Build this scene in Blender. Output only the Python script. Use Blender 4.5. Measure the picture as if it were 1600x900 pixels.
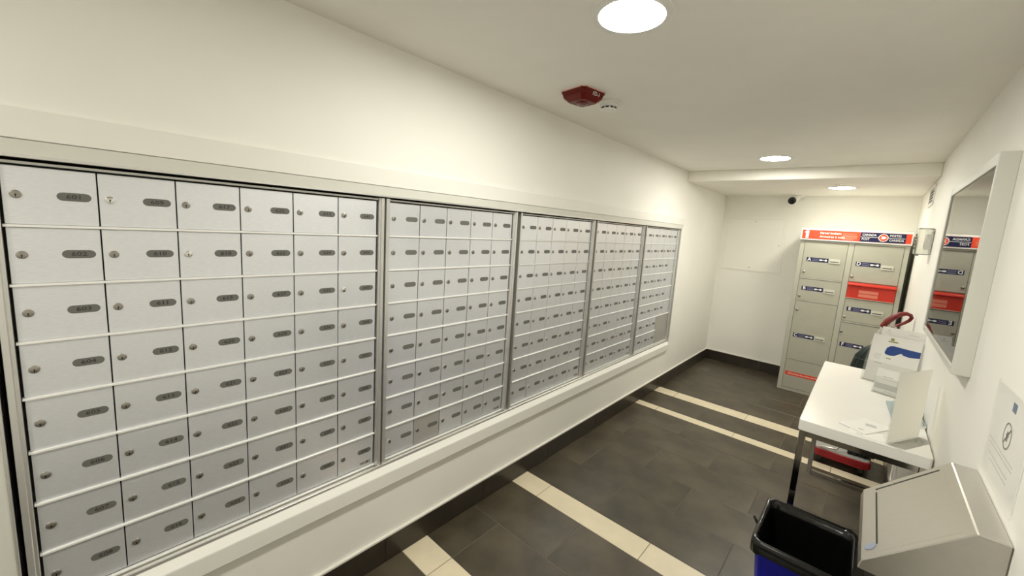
import bpy, bmesh, math, random
from mathutils import Matrix, Vector
random.seed(7)
for o in list(bpy.data.objects): bpy.data.objects.remove(o)
SC = bpy.context.scene
COL = SC.collection

# ------------------------------------------------------------------ camera
cam = bpy.data.cameras.new('camera')
cam_o = bpy.data.objects.new('camera', cam); COL.objects.link(cam_o)
R_ = Vector((0.7501701667, 0.6578910209, 0.0665141007))
U_ = Vector((-0.1421432160, 0.0622033193, 0.9878896969))
F_ = Vector((-0.6457863633, 0.7505399068, -0.1401778199))
mw = Matrix(((R_.x, U_.x, -F_.x, 1.4244926), (R_.y, U_.y, -F_.y, 0.0799586),
             (R_.z, U_.z, -F_.z, 1.4971792), (0, 0, 0, 1)))
cam_o.matrix_world = mw
cam.sensor_fit = 'HORIZONTAL'; cam.sensor_width = 36.0
cam.lens = 626.81 / 1600 * 36.0
cam.shift_x = (800 - 815.88) / 1600; cam.shift_y = (442.53 - 450) / 1600
cam.clip_start = 0.01
SC.camera = cam_o

# ------------------------------------------------------------------ world, exposure
wd = bpy.data.worlds.new('world'); SC.world = wd; wd.use_nodes = True
wd.node_tree.nodes['Background'].inputs[0].default_value = (1.0, 0.96, 0.88, 1)
wd.node_tree.nodes['Background'].inputs[1].default_value = 0.05
vs = SC.view_settings
vs.view_transform = 'Standard'; vs.look = 'None'; vs.gamma = 1.0; vs.use_curve_mapping = False
vs.exposure = 0.0
SC.cycles.max_bounces = 16; SC.cycles.diffuse_bounces = 12; SC.cycles.glossy_bounces = 6; SC.cycles.transparent_max_bounces = 12
LAMP_COL = (1.0, 0.972, 0.862)
LAMP_POWER = 198.0          # emission strength of each recessed ceiling lamp

# ------------------------------------------------------------------ materials
def srgb(r, g, b):
    f = lambda c: (c/255/12.92) if c/255 <= 0.04045 else ((c/255+0.055)/1.055)**2.4
    return (f(r), f(g), f(b))
MATS = {}
def mat(name, col, rough=0.5, metal=0.0, noise=0.0, nscale=30.0, bump=0.0, bscale=200.0, spec=0.5, stretch=None, coat=0.0):
    if name in MATS: return MATS[name]
    m = bpy.data.materials.new(name); m.use_nodes = True; nt = m.node_tree
    b = nt.nodes['Principled BSDF']
    b.inputs['Base Color'].default_value = (*col, 1); b.inputs['Roughness'].default_value = rough
    b.inputs['Metallic'].default_value = metal; b.inputs['Specular IOR Level'].default_value = spec
    b.inputs['Coat Weight'].default_value = coat
    tc = nt.nodes.new('ShaderNodeTexCoord'); src = tc.outputs['Object']
    if stretch:
        mp = nt.nodes.new('ShaderNodeMapping'); mp.inputs['Scale'].default_value = stretch
        nt.links.new(src, mp.inputs[0]); src = mp.outputs[0]
    if noise > 0:
        n = nt.nodes.new('ShaderNodeTexNoise'); n.inputs['Scale'].default_value = nscale
        n.inputs['Detail'].default_value = 5
        nt.links.new(src, n.inputs['Vector'])
        mx = nt.nodes.new('ShaderNodeMix'); mx.data_type = 'RGBA'
        mx.inputs[6].default_value = (*[c*(1-noise) for c in col], 1)
        mx.inputs[7].default_value = (*[min(1, c*(1+noise)) for c in col], 1)
        rp = nt.nodes.new('ShaderNodeMapRange'); rp.inputs[1].default_value = 0.3; rp.inputs[2].default_value = 0.7
        nt.links.new(n.outputs['Fac'], rp.inputs[0]); nt.links.new(rp.outputs[0], mx.inputs[0])
        nt.links.new(mx.outputs[2], b.inputs['Base Color'])
    if bump > 0:
        n2 = nt.nodes.new('ShaderNodeTexNoise'); n2.inputs['Scale'].default_value = bscale
        nt.links.new(src, n2.inputs['Vector'])
        bp = nt.nodes.new('ShaderNodeBump'); bp.inputs['Strength'].default_value = bump; bp.inputs['Distance'].default_value = 0.002
        nt.links.new(n2.outputs['Fac'], bp.inputs['Height']); nt.links.new(bp.outputs[0], b.inputs['Normal'])
    MATS[name] = m; return m
def emis(name, col, s):
    m = bpy.data.materials.new(name); m.use_nodes = True; nt = m.node_tree; nt.nodes.remove(nt.nodes['Principled BSDF'])
    e = nt.nodes.new('ShaderNodeEmission'); e.inputs[0].default_value = (*col, 1); e.inputs[1].default_value = s
    nt.links.new(e.outputs[0], nt.nodes['Material Output'].inputs[0]); return m
def clear(name, tint=(0.95, 0.96, 0.95), rough=0.03, ior=1.45, haze=0.0, fixed=None):
    m = bpy.data.materials.new(name); m.use_nodes = True; nt = m.node_tree; nt.nodes.remove(nt.nodes['Principled BSDF'])
    t = nt.nodes.new('ShaderNodeBsdfTransparent'); t.inputs[0].default_value = (*tint, 1)
    g = nt.nodes.new('ShaderNodeBsdfGlossy'); g.inputs['Roughness'].default_value = rough
    fr = nt.nodes.new('ShaderNodeFresnel'); fr.inputs[0].default_value = ior
    mx = nt.nodes.new('ShaderNodeMixShader')
    if fixed is None: nt.links.new(fr.outputs[0], mx.inputs[0])
    else: mx.inputs[0].default_value = fixed
    nt.links.new(t.outputs[0], mx.inputs[1]); nt.links.new(g.outputs[0], mx.inputs[2])
    out = mx
    if haze > 0:
        d = nt.nodes.new('ShaderNodeBsdfDiffuse'); d.inputs[0].default_value = (0.9, 0.9, 0.87, 1)
        m2 = nt.nodes.new('ShaderNodeMixShader'); m2.inputs[0].default_value = haze
        nt.links.new(mx.outputs[0], m2.inputs[1]); nt.links.new(d.outputs[0], m2.inputs[2]); out = m2
    nt.links.new(out.outputs[0], nt.nodes['Material Output'].inputs[0]); return m

M_WALL = mat('wall_paint', (0.865, 0.853, 0.812), 0.55, noise=0.015, nscale=3, bump=0.06, bscale=350)
M_CEIL = mat('ceiling_paint', (0.875, 0.855, 0.800), 0.7, noise=0.02, nscale=4, bump=0.05, bscale=300)
M_TRIM = mat('trim_paint', (0.82, 0.81, 0.77), 0.4, noise=0.01, nscale=6)
M_SILL = mat('sill_paint', (0.84, 0.835, 0.80), 0.35, noise=0.01, nscale=6)
M_ALU = mat('brushed_aluminium', (0.79, 0.81, 0.86), 0.34, metal=0.62, noise=0.05, nscale=60, stretch=(1, 1, 12), bump=0.03, bscale=500)
M_ALUD = mat('dull_and_tilt_shaded_aluminium', (0.52, 0.51, 0.50), 0.42, metal=0.5, noise=0.05, nscale=60, stretch=(1, 1, 12))
M_FRAME = mat('frame_aluminium', (0.74, 0.735, 0.72), 0.28, metal=0.7)
M_RAIL = mat('rail_aluminium', (0.88, 0.88, 0.87), 0.35, metal=0.1)
M_DARK = mat('dark_recess', (0.02, 0.018, 0.016), 0.8)
M_LOCK = mat('lock_nickel', (0.36, 0.34, 0.31), 0.32, metal=0.9)
M_LOCKN = mat('lock_chrome', (0.75, 0.74, 0.72), 0.15, metal=1.0)
M_PLATE = mat('label_grey', srgb(104, 104, 100), 0.5)
M_INK = mat('ink_dark', srgb(48, 47, 46), 0.6)
M_BLACK = mat('black', (0.012, 0.012, 0.012), 0.5)
M_TILE = [mat('stone_tile', (0.062, 0.050, 0.032), 0.33, noise=0.42, nscale=5.5, bump=0.08, bscale=60),
          mat('stone_tile_b', (0.069, 0.056, 0.037), 0.36, noise=0.45, nscale=4.5, bump=0.08, bscale=60),
          mat('stone_tile_c', (0.056, 0.046, 0.030), 0.33, noise=0.40, nscale=6.5, bump=0.08, bscale=60)]
M_STRIP = mat('cream_tile', (0.70, 0.62, 0.46), 0.35, noise=0.05, nscale=9)
M_GROUT = mat('grout', (0.17, 0.15, 0.115), 0.9, noise=0.1, nscale=40)
M_BASET = mat('base_tile', (0.032, 0.025, 0.018), 0.3, noise=0.25, nscale=6)
M_BEAD = mat('caulk', (0.75, 0.73, 0.68), 0.5)
M_LOCKER = mat('locker_grey', (0.41, 0.40, 0.335), 0.45, noise=0.02, nscale=12)
M_LFRAME = mat('locker_frame', (0.45, 0.445, 0.38), 0.4)
M_RED = mat('sign_red', (0.78, 0.065, 0.022), 0.4)
M_RED2 = mat('slot_red', (0.62, 0.035, 0.018), 0.35)
M_NAVY = mat('navy', (0.007, 0.008, 0.06), 0.4)
M_WHITE = mat('print_white', (0.85, 0.84, 0.82), 0.5)
M_PINK = mat('print_pink', (0.80, 0.25, 0.17), 0.5)
M_LILAC = mat('print_lilac', (0.30, 0.30, 0.45), 0.5)
M_OFFW = mat('white_plastic', (0.82, 0.81, 0.78), 0.4)
M_TABLE = mat('white_laminate', (0.86, 0.85, 0.82), 0.25, noise=0.01, nscale=10)
M_CHROME = mat('chrome', (0.55, 0.52, 0.47), 0.12, metal=1.0)
M_STEEL = mat('stainless', (0.55, 0.53, 0.49), 0.28, metal=0.9, noise=0.03, nscale=40, stretch=(1, 12, 1))
M_PAPER = mat('paper', (0.84, 0.83, 0.81), 0.6, noise=0.01, nscale=8)
M_PAPERG = mat('paper_print', (0.55, 0.55, 0.54), 0.6)
M_BLUEP = mat('booklet_blue', (0.38, 0.45, 0.48), 0.5, noise=0.1, nscale=30)
M_BLUE = mat('wave_blue', (0.003, 0.045, 0.25), 0.4)
M_LIME = mat('print_olive', (0.25, 0.24, 0.04), 0.5)
M_BINBLUE = mat('bin_blue', (0.004, 0.006, 0.36), 0.4)
M_BAG = mat('bin_liner', (0.004, 0.004, 0.004), 0.18, bump=0.5, bscale=25)
M_HANDLE = mat('handle_red', (0.16, 0.008, 0.007), 0.4)
M_CARTRED = mat('cart_red', (0.36, 0.02, 0.024), 0.35)
M_CARTGREY = mat('cart_grey', (0.35, 0.34, 0.32), 0.5)
M_TUBE = mat('tube_silver', (0.60, 0.59, 0.56), 0.25, metal=0.8)
M_RUBBER = mat('rubber', (0.015, 0.014, 0.013), 0.6)
M_GREEN = mat('dark_green_cloth', (0.008, 0.020, 0.015), 0.55, noise=0.3, nscale=30)
M_ALARM = mat('alarm_red', (0.125, 0.007, 0.004), 0.35, spec=0.2)
M_ALARMEDGE = mat('alarm_halo_edge', (0.70, 0.42, 0.36), 0.4)  # pale pink rim: a bright halo put into the edge colour
M_BOARD = mat('board_frame', (0.66, 0.66, 0.61), 0.4)
M_CORK = mat('board_backing', (0.80, 0.78, 0.68), 0.7, noise=0.06, nscale=5)
M_BADGE = mat('badge_blue_grey', (0.24, 0.27, 0.36), 0.35)
M_GLASS = clear('cabinet_glass', (0.90, 0.92, 0.90), 0.01, 1.5)
M_ACRYL = clear('acrylic', (0.975, 0.98, 0.97), 0.05, 1.35, 0.03, 0.06)
M_SLEEVE = clear('plastic_sleeve', (0.98, 0.98, 0.97), 0.10, 1.16, 0.06, 0.10)
def translucent(name, col, f):
    m = bpy.data.materials.new(name); m.use_nodes = True; nt = m.node_tree; nt.nodes.remove(nt.nodes['Principled BSDF'])
    d = nt.nodes.new('ShaderNodeBsdfDiffuse'); d.inputs[0].default_value = (*col, 1)
    t = nt.nodes.new('ShaderNodeBsdfTranslucent'); t.inputs[0].default_value = (*col, 1)
    mx = nt.nodes.new('ShaderNodeMixShader'); mx.inputs[0].default_value = f
    nt.links.new(d.outputs[0], mx.inputs[1]); nt.links.new(t.outputs[0], mx.inputs[2])
    nt.links.new(mx.outputs[0], nt.nodes['Material Output'].inputs[0]); return m
M_SHEETT = translucent('thin_paper', (0.93, 0.91, 0.86), 0.5)
M_LAMP = emis('lamp_diffuser', LAMP_COL, LAMP_POWER)
M_LAMP2 = emis('lamp_diffuser_dim', (1.0, 0.98, 0.82), LAMP_POWER*0.55)
M_GUARD = clear('guard_plastic', (0.90, 0.91, 0.88), 0.05, 1.45, 0.10)

# ------------------------------------------------------------------ mesh helpers
class MB:
    def __init__(s): s.v = []; s.f = []; s.m = []
    def add(s, vs, fs, mi=0):
        n = len(s.v); s.v += [tuple(p) for p in vs]
        for f in fs: s.f.append([i+n for i in f]); s.m.append(mi)
        return s
    def box(s, a, b, mi=0):
        x0, y0, z0 = [min(p, q) for p, q in zip(a, b)]; x1, y1, z1 = [max(p, q) for p, q in zip(a, b)]
        return s.add([(x0,y0,z0),(x1,y0,z0),(x1,y1,z0),(x0,y1,z0),(x0,y0,z1),(x1,y0,z1),(x1,y1,z1),(x0,y1,z1)],
                     [(0,3,2,1),(4,5,6,7),(0,1,5,4),(1,2,6,5),(2,3,7,6),(3,0,4,7)], mi)
    def prism(s, poly, fn, d0, d1, mi=0):
        """poly: list of 2d points; fn(u,v,d)->xyz; extruded between d0 and d1"""
        n = len(poly)
        vs = [fn(u, v, d0) for u, v in poly] + [fn(u, v, d1) for u, v in poly]
        fs = [tuple(range(n)), tuple(range(2*n-1, n-1, -1))] + [(i, i+n, (i+1) % n+n, (i+1) % n) for i in range(n)]
        return s.add(vs, fs, mi)
    def lathe(s, prof, n=24, c=(0,0,0), ax='z', mi=0):
        """prof: list of (r, h)"""
        vs = []; fs = []
        for r, h in prof:
            for i in range(n):
                a = 2*math.pi*i/n; p = (r*math.cos(a), r*math.sin(a), h)
                if ax == 'x': p = (p[2], p[0], p[1])
                if ax == 'y': p = (p[0], p[2], p[1])
                vs.append((p[0]+c[0], p[1]+c[1], p[2]+c[2]))
        for k in range(len(prof)-1):
            for i in range(n):
                j = (i+1) % n; fs.append((k*n+i, k*n+j, (k+1)*n+j, (k+1)*n+i))
        fs.append(tuple(range(n-1, -1, -1))); L = (len(prof)-1)*n; fs.append(tuple(range(L, L+n)))
        return s.add(vs, fs, mi)
    def tube(s, pts, r, n=10, closed=False, mi=0, ry=None):
        pts = [Vector(p) for p in pts]; N = len(pts); vs = []; fs = []
        up = None
        for i, p in enumerate(pts):
            a = pts[(i-1) % N] if (closed or i > 0) else p
            b = pts[(i+1) % N] if (closed or i < N-1) else p
            t = (b-a).normalized()
            if up is None:
                up = Vector((0,0,1)) if abs(t.z) < 0.9 else Vector((1,0,0))
            e1 = t.cross(up).normalized(); e2 = e1.cross(t).normalized(); up = e2
            rr = r[i] if isinstance(r, (list, tuple)) else r
            for k in range(n):
                q = 2*math.pi*k/n
                vs.append(p + e1*math.cos(q)*rr + e2*math.sin(q)*(ry if ry else rr))
        for i in range(N if closed else N-1):
            for k in range(n):
                j = (i+1) % N; fs.append((i*n+k, i*n+(k+1) % n, j*n+(k+1) % n, j*n+k))
        if not closed:
            fs.append(tuple(range(n))); fs.append(tuple(range((N-1)*n+n-1, (N-1)*n-1, -1)))
        return s.add(vs, fs, mi)
    def mesh(s, name, mats, bevel=0.0, seg=1, smooth=False, ang=35):
        me = bpy.data.meshes.new(name); me.from_pydata(s.v, [], s.f)
        for i, p in enumerate(me.polygons): p.material_index = s.m[i]
        for m in (mats if isinstance(mats, (list, tuple)) else [mats]): me.materials.append(m)
        bm = bmesh.new(); bm.from_mesh(me)
        bmesh.ops.recalc_face_normals(bm, faces=bm.faces)
        if bevel > 0:
            es = [e for e in bm.edges if len(e.link_faces) == 2 and e.calc_face_angle(0) > math.radians(ang)]
            bmesh.ops.bevel(bm, geom=es, offset=bevel, segments=seg, profile=0.5, affect='EDGES', clamp_overlap=True)
        if smooth:
            for f in bm.faces: f.smooth = True
            for e in bm.edges:
                if len(e.link_faces) == 2 and e.calc_face_angle(0) > math.radians(ang): e.smooth = False
        bm.to_mesh(me); bm.free(); return me
def obj(name, me, parent=None, loc=(0,0,0), rot=None):
    o = bpy.data.objects.new(name, me); COL.objects.link(o)
    o.location = loc
    if rot is not None: o.rotation_euler = rot
    if parent is not None: o.parent = parent
    return o
def thing(name, label, cat, loc=(0,0,0), rot=None, group=None):
    o = obj(name, None, None, loc, rot); o.empty_display_size = 0.05
    return tag(o, label, cat, group)
def tag(o, label, cat, group=None):
    o['label'] = label; o['category'] = cat
    if group: o['group'] = group
    return o
def struct(name, mb, m, bevel=0.0, label=None):
    o = obj(name, mb.mesh(name, m, bevel)); o['kind'] = 'structure'
    if label: o['label'] = label
    return o
TXT = {}
def text_mesh(s, size, m, ext=0.0006, align='CENTER', bold=0.0, stretch=1.0):
    key = (s, size, m.name, align, bold, stretch)
    if key in TXT: return TXT[key]
    cu = bpy.data.curves.new('t', 'FONT'); cu.body = s; cu.size = size; cu.align_x = align; cu.align_y = 'CENTER'
    cu.extrude = ext; cu.resolution_u = 2; cu.offset = bold
    o = bpy.data.objects.new('t', cu); COL.objects.link(o)
    dg = bpy.context.evaluated_depsgraph_get()
    me = bpy.data.meshes.new_from_object(o.evaluated_get(dg))
    bpy.data.objects.remove(o); bpy.data.curves.remove(cu)
    if stretch != 1.0:
        for v in me.vertices: v.co.x *= stretch
    me.materials.clear(); me.materials.append(m); me.name = 'text'
    TXT[key] = me; return me
ROT_X = Matrix(((0,0,1),(1,0,0),(0,1,0))).to_euler()         # text facing +x, reading toward +y
ROT_NX = Matrix(((0,0,-1),(-1,0,0),(0,1,0))).to_euler()      # text facing -x, reading toward -y
ROT_NY = Matrix(((1,0,0),(0,0,-1),(0,1,0))).to_euler()       # text facing -y, reading toward +x
YZ = lambda u, v, d: (d, u, v)
XZ = lambda u, v, d: (u, d, v)
XY = lambda u, v, d: (u, v, d)
def stadium(w, h, n=6):
    r = h/2; P = []
    for i in range(n+1): a = -math.pi/2+math.pi*i/n; P.append((w/2-r+r*math.cos(a), r*math.sin(a)))
    for i in range(n+1): a = math.pi/2+math.pi*i/n; P.append((-w/2+r+r*math.cos(a), r*math.sin(a)))
    return P

# ------------------------------------------------------------------ the room
XR, YB, YF, ZC = 1.70, 5.40, -2.30, 2.1155
SOF_Y, SOF_Z = 4.044, 2.0225
OY0, OY1, OZ0, OZ1 = -0.036, 4.036, 0.458, 1.578       # opening in the left wall for the mailboxes

m = MB()
m.box((-0.20, YF, 0), (0, OY0, ZC)); m.box((-0.20, OY1, 0), (0, YB, ZC))
m.box((-0.20, OY0, 0), (0, OY1, OZ0)); m.box((-0.20, OY0, OZ1), (0, OY1, ZC))
struct('wall_left', m, M_WALL)
struct('wall_right', MB().box((XR, YF, 0), (XR+0.12, YB, ZC)), M_WALL)
struct('wall_back', MB().box((-0.2, YB, 0), (XR+0.12, YB+0.12, ZC)), M_WALL)
struct('wall_front', MB().box((-0.2, YF-0.12, 0), (XR+0.12, YF, ZC)), M_WALL)
struct('ceiling', MB().box((-0.2, YF-0.12, ZC), (XR+0.12, YB+0.12, ZC+0.1)), M_CEIL)
struct('ceiling_soffit', MB().box((0, SOF_Y, SOF_Z), (XR, YB, ZC)), M_CEIL, 0.006)

# floor: grout bed with individual tiles
fl = struct('floor', MB().box((-0.2, YF-0.12, -0.08), (XR+0.12, YB+0.12, -0.0015)), M_GROUT)
PITCH = 0.611
def tile_row(y0, y1, joint, kind, mats, gap=0.0028):
    xs = [0.0]; x = joint
    while x > 0: x -= PITCH
    x += PITCH
    while x < XR - 0.02: xs.append(x); x += PITCH
    xs.append(XR)
    for a, b in zip(xs[:-1], xs[1:]):
        if b - a < 0.03: continue
        w, d = b-a-gap, y1-y0-gap
        me = MB().box((-w/2, -d/2, -0.006), (w/2, d/2, 0)).mesh(kind, random.choice(mats), 0.0012)
        o = obj(kind, me, fl, ((a+b)/2, (y0+y1)/2, random.uniform(0, 0.0003)))
JA, JB = 0.194, 0.497
rows = []
y = 1.015
for i in range(11): rows.append((y-0.298, y, JA if i % 2 else JB)); y -= 0.298
rows += [(1.153, 1.455, JA), (1.455, 1.755, JB), (1.897, 2.197, JB), (2.197, 2.497, JA), (2.497, 2.797, JB),
         (2.797, 3.097, JA), (3.097, 3.389, JB), (3.483, 3.802, JB), (3.947, 4.247, JB), (4.247, 4.547, JA), (4.547, 4.847, JB),
         (4.847, 5.147, JA), (5.147, YB, JB)]
for y0, y1, j in rows: tile_row(y0, y1, j, 'tile', M_TILE)
for y0, y1 in ((1.015, 1.153), (1.755, 1.897), (3.389, 3.483), (3.802, 3.947)): tile_row(y0, y1, JA, 'strip_tile', [M_STRIP])

# tiled baseboards
def baseboard(name, fixed, a0, a1, axis, sgn, first, hb=0.122, th=0.011):
    mb = MB()
    if axis == 'y': mb.box((fixed, a0, 0.002), (fixed+sgn*0.006, a1, hb-0.004), 0); mb.box((fixed, a0, hb-0.004), (fixed+sgn*(th+0.001), a1, hb+0.004), 1)
    else: mb.box((a0, fixed, 0.002), (a1, fixed+sgn*0.006, hb-0.004), 0); mb.box((a0, fixed, hb-0.004), (a1, fixed+sgn*(th+0.001), hb+0.004), 1)
    bb = struct(name, mb, [M_GROUT, M_BEAD])
    js = [a0]; x = first
    while x < a1: 
        if x > a0+0.03: js.append(x)
        x += 0.585
    js.append(a1)
    for p, q in zip(js[:-1], js[1:]):
        L = q-p-0.003
        if axis == 'y': me = MB().box((0, -L/2, 0), (sgn*th, L/2, hb-0.006)).mesh('baseboard_tile', M_BASET, 0.001); loc = (fixed, (p+q)/2, 0.002)
        else: me = MB().box((-L/2, 0, 0), (L/2, sgn*th, hb-0.006)).mesh('baseboard_tile', M_BASET, 0.001); loc = ((p+q)/2, fixed, 0.002)
        obj('baseboard_tile', me, bb, loc)
baseboard('baseboard_left', 0.0, YF, YB, 'y', 1, 0.928-0.585*5)
baseboard('baseboard_back', YB, 0.012, XR-0.012, 'x', -1, 0.6)
baseboard('baseboard_right', XR, YF, YB, 'y', -1, 0.928-0.585*5)

# casing round the mailbox opening (thin boards), and the sill
m = MB()
CT, CW = 1.612, 0.066
m.box((0, OY0-0.034-CW, CT), (0.007, OY1+0.030+0.006, CT+CW))
struct('trim_1', m, M_TRIM, 0.0015)
m = MB().box((0, OY0-0.034-CW, 0.42), (0.007, OY0-0.034, CT)); struct('trim_2', m, M_TRIM, 0.0015)
# aluminium flange round the opening
m = MB()
m.box((0, OY0-0.03, OZ1), (0.004, OY1+0.03, CT-0.001)); m.box((0, OY0-0.03, OZ0), (0.004, OY0, OZ1)); m.box((0, OY1, OZ0), (0.004, OY1+0.012, OZ1))
struct('trim_3', m, M_BOARD, 0.0008)
m = MB()   # bright inner lip
m.box((-0.004, OY0, OZ1-0.006), (0.0065, OY1, OZ1+0.001)); m.box((-0.004, OY0, OZ0), (0.0065, OY0+0.005, OZ1-0.006)); m.box((-0.004, OY1-0.005, OZ0), (0.0065, OY1, OZ1-0.006))
m.box((-0.004, OY0, OZ0), (0.003, OY1, OZ0+0.010))
struct('trim_4', m, M_FRAME, 0.0008)
SIL = [(0.0, OZ0+0.002), (0.021, 0.434), (0.022, 0.430), (0.022, 0.373), (0.019, 0.369), (0.0, 0.369)]
m = MB().prism(SIL, lambda u, v, d: (u, d, v), OY0-0.034-CW, 4.005); struct('trim_5', m, M_SILL, 0.001)
# back of the recess
struct('wall_recess', MB().box((-0.199, OY0, OZ0), (-0.14, OY1, OZ1)), M_DARK)

# ------------------------------------------------------------------ ceiling lamps
def downlight(x, y, z, label, ml=None):
    t = thing('recessed_ceiling_lamp', label, 'ceiling light', (x, y, z), None, 'recessed ceiling lamps')
    ring = [(0.118, 0.0), (0.117, -0.004), (0.108, -0.0075), (0.094, -0.006), (0.091, 0.0)]
    mb = MB(); n = 40; vs = []; fs = []
    for r, h in ring:
        for i in range(n): a = 2*math.pi*i/n; vs.append((r*math.cos(a), r*math.sin(a), h))
    K = len(ring)
    for k in range(K-1):
        for i in range(n): j = (i+1) % n; fs.append((k*n+i, k*n+j, (k+1)*n+j, (k+1)*n+i))
    mb.add(vs, fs); obj('trim_ring', mb.mesh('trim_ring', M_OFFW, smooth=True), t)
    d = MB().lathe([(0.0915, -0.001), (0.0915, -0.003), (0.085, -0.0045)], 40); obj('diffuser', d.mesh('diffuser', ml or M_LAMP), t)
downlight(0.81, 1.195, ZC, 'large round ceiling lamp nearest, cut by the top edge of the picture')
downlight(0.787, 3.57, ZC, 'round ceiling lamp just in front of the lowered ceiling')
downlight(1.136, 4.65, SOF_Z, 'round lamp in the lowered ceiling beside the sprinkler head', M_LAMP2)
downlight(0.81, -0.85, ZC, 'round ceiling lamp behind the viewpoint, out of the picture')

# ------------------------------------------------------------------ mailbox panels
H = 0.13545; ZT = 1.559
XD = -0.0225                                    # front plane of the doors
DOORMESH = {}
def door_mesh(w, h, mt, tilt=0):
    k = (round(w, 4), round(h, 4), mt.name)
    if k not in DOORMESH:
        g = 0.0014
        DOORMESH[k] = MB().box((-0.004, -w/2+g, -h/2+0.0036), (0, w/2-g, h/2-0.0036)).mesh('door', mt, 0.0009)
    return DOORMESH[k]
def lock_mesh(mt, name):
    mb = MB().lathe([(0.0092, 0.0), (0.0092, 0.002), (0.0082, 0.0036), (0.005, 0.0044), (0.0015, 0.0046)], 20, ax='x')
    mb.lathe([(0.0016, 0.0042), (0.0016, 0.00505)], 10, (0, 0, -0.0005), 'x', 1)
    mb.box((0.0040, -0.0009, -0.0058), (0.0050, 0.0009, -0.001), 1)
    return mb.mesh(name, [mt, M_BLACK], smooth=True)
LOCK_A, LOCK_B = lock_mesh(M_LOCK, 'lock'), lock_mesh(M_LOCKN, 'lock_new')
LABEL = MB().prism(stadium(0.056, 0.0195), YZ, 0, 0.0007).mesh('label_plate', M_PLATE)
mk = MB().box((0, -0.026, -0.008), (0.0004, 0.026, 0.008), 0)
for a, b, c, d in ((-0.022, -0.004, 0.001, 0.004), (-0.02, -0.006, -0.004, -0.002), (0.0, 0.012, -0.001, 0.0035), (0.004, 0.018, 0.004, 0.006), (-0.006, 0.02, -0.005, -0.003)):
    mk.box((0.0004, a, c), (0.0006, b, d), 1)
MAKER = mk.mesh('maker_label', [M_FRAME, M_INK])
BRIGHT = {(0, 1, 0), (0, 2, 1), (0, 5, 2), (1, 0, 7), (1, 4, 5), (2, 2, 4), (2, 2, 5), (2, 1, 7), (2, 2, 7), (3, 0, 6), (4, 2, 5), (4, 1, 6)}
def mailbox_panel(idx, y0, w, ncol, label):
    W = w*ncol; zb = ZT - 8*H
    t = thing('mailbox_panel', label, 'mailboxes', (XD, y0, zb), None, 'wall mailbox panels')
    # outer frame
    f = MB(); e = 0.0035; sw = 0.0185
    for y_a, y_b, y_c, y_d in ((-e-sw, -e-0.007, -e-0.007, -e), (W+e+0.007, W+e+sw, W+e, W+e+0.007)):
        f = MB(); ym = 0.0005 if y_a < 0 else -0.0005
        f.prism([(-0.02, y_a), (0.0185, y_a), (0.0185, y_b), (0.012, y_b), (0.012, y_d), (-0.02, y_d)] if y_a < 0 else
                [(-0.02, y_b), (0.0185, y_b), (0.0185, y_a), (0.012, y_a), (0.012, y_c), (-0.02, y_c)], lambda u, v, d: (u, v, d), -0.008, 8*H+0.010)
        obj('stile', f.mesh('stile', M_FRAME, 0.0008), t)
    hd = MB().box((-0.02, -e, 8*H+0.001), (0.006, W+e, 8*H+0.007)); obj('header', hd.mesh('header', M_RAIL, 0.0008), t)
    ft = MB().box((-0.02, -e, -0.0065), (0.006, W+e, -0.0005)); obj('footer', ft.mesh('footer', M_RAIL, 0.0008), t)
    bk = MB().box((-0.11, -e-0.01, -0.006), (-0.012, W+e+0.01, 8*H+0.006)); obj('casing', bk.mesh('casing', M_DARK), t)
    for r in range(1, 8):
        wr = W if not (idx == 4 and r == 7) else 3*w
        rl = MB().box((-0.012, -0.002, -0.0030), (0.0060, wr+0.002, 0.0030)).mesh('rail', M_RAIL, 0.0007)
        obj('rail', rl, t, (0, 0, 8*H-r*H))
    for c in range(ncol):
        for r in range(8):
            big = idx == 4 and c >= 3 and r >= 6
            if big and not (c == 3 and r == 6): continue
            cy, cz = (c+0.5)*w, 8*H-(r+0.5)*H
            mt = M_ALU
            if (idx, c, r) == (1, 1, 7) or big: mt = M_ALUD  # single door: darker look of its tilt put into colour; big door truly darker
            if big: d = obj('door', door_mesh(2*w, 2*H, mt), t, (0, 4*w, H)); d['label'] = 'large blank duller door'; continue
            d = obj('door', door_mesh(w, H, mt), t, (random.uniform(-0.0004, 0.0004), cy, cz))
            d.rotation_euler = (0, random.uniform(-0.006, 0.006), random.uniform(-0.006, 0.006))
            if idx == 4 and c == 4 and r >= 2: continue
            lk = obj('lock', LOCK_B if (idx, c, r) in BRIGHT else LOCK_A, d, (0, -w/2+0.0205, 0.002))
            lk.rotation_euler = (random.choice((0, 0, 0, 0.12, -0.15)), 0, 0)
            if (idx, c, r) == (3, 2, 5): continue
            py = w/2-0.039
            obj('label_plate', LABEL, d, (0, py, 0.003))
            if idx == 0:
                obj('number', text_mesh(str(601+c*8+r), 0.0145, M_INK, 0.0003, stretch=1.25), d, (0.0010, py, 0.003), ROT_X)
            if r == 7 and c == ncol-1 and idx < 4: obj('maker_label', MAKER, d, (0.0002, w/2-0.034, -H/2+0.018))
mailbox_panel(0, 0.0, 0.14715, 6, 'nearest silver mailbox panel, six columns wide, numbered from 601')
mailbox_panel(1, 0.9355, 0.1426, 5, 'silver mailbox panel second from the left, with one darker bottom-row door')
mailbox_panel(2, 1.7200, 0.1426, 5, 'middle one of the five silver mailbox panels')
mailbox_panel(3, 2.5040, 0.1426, 5, 'silver mailbox panel second from the far end of the row')
mailbox_panel(4, 3.2890, 0.1426, 5, 'farthest silver mailbox panel, with a large blank door low in its corner')

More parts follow.
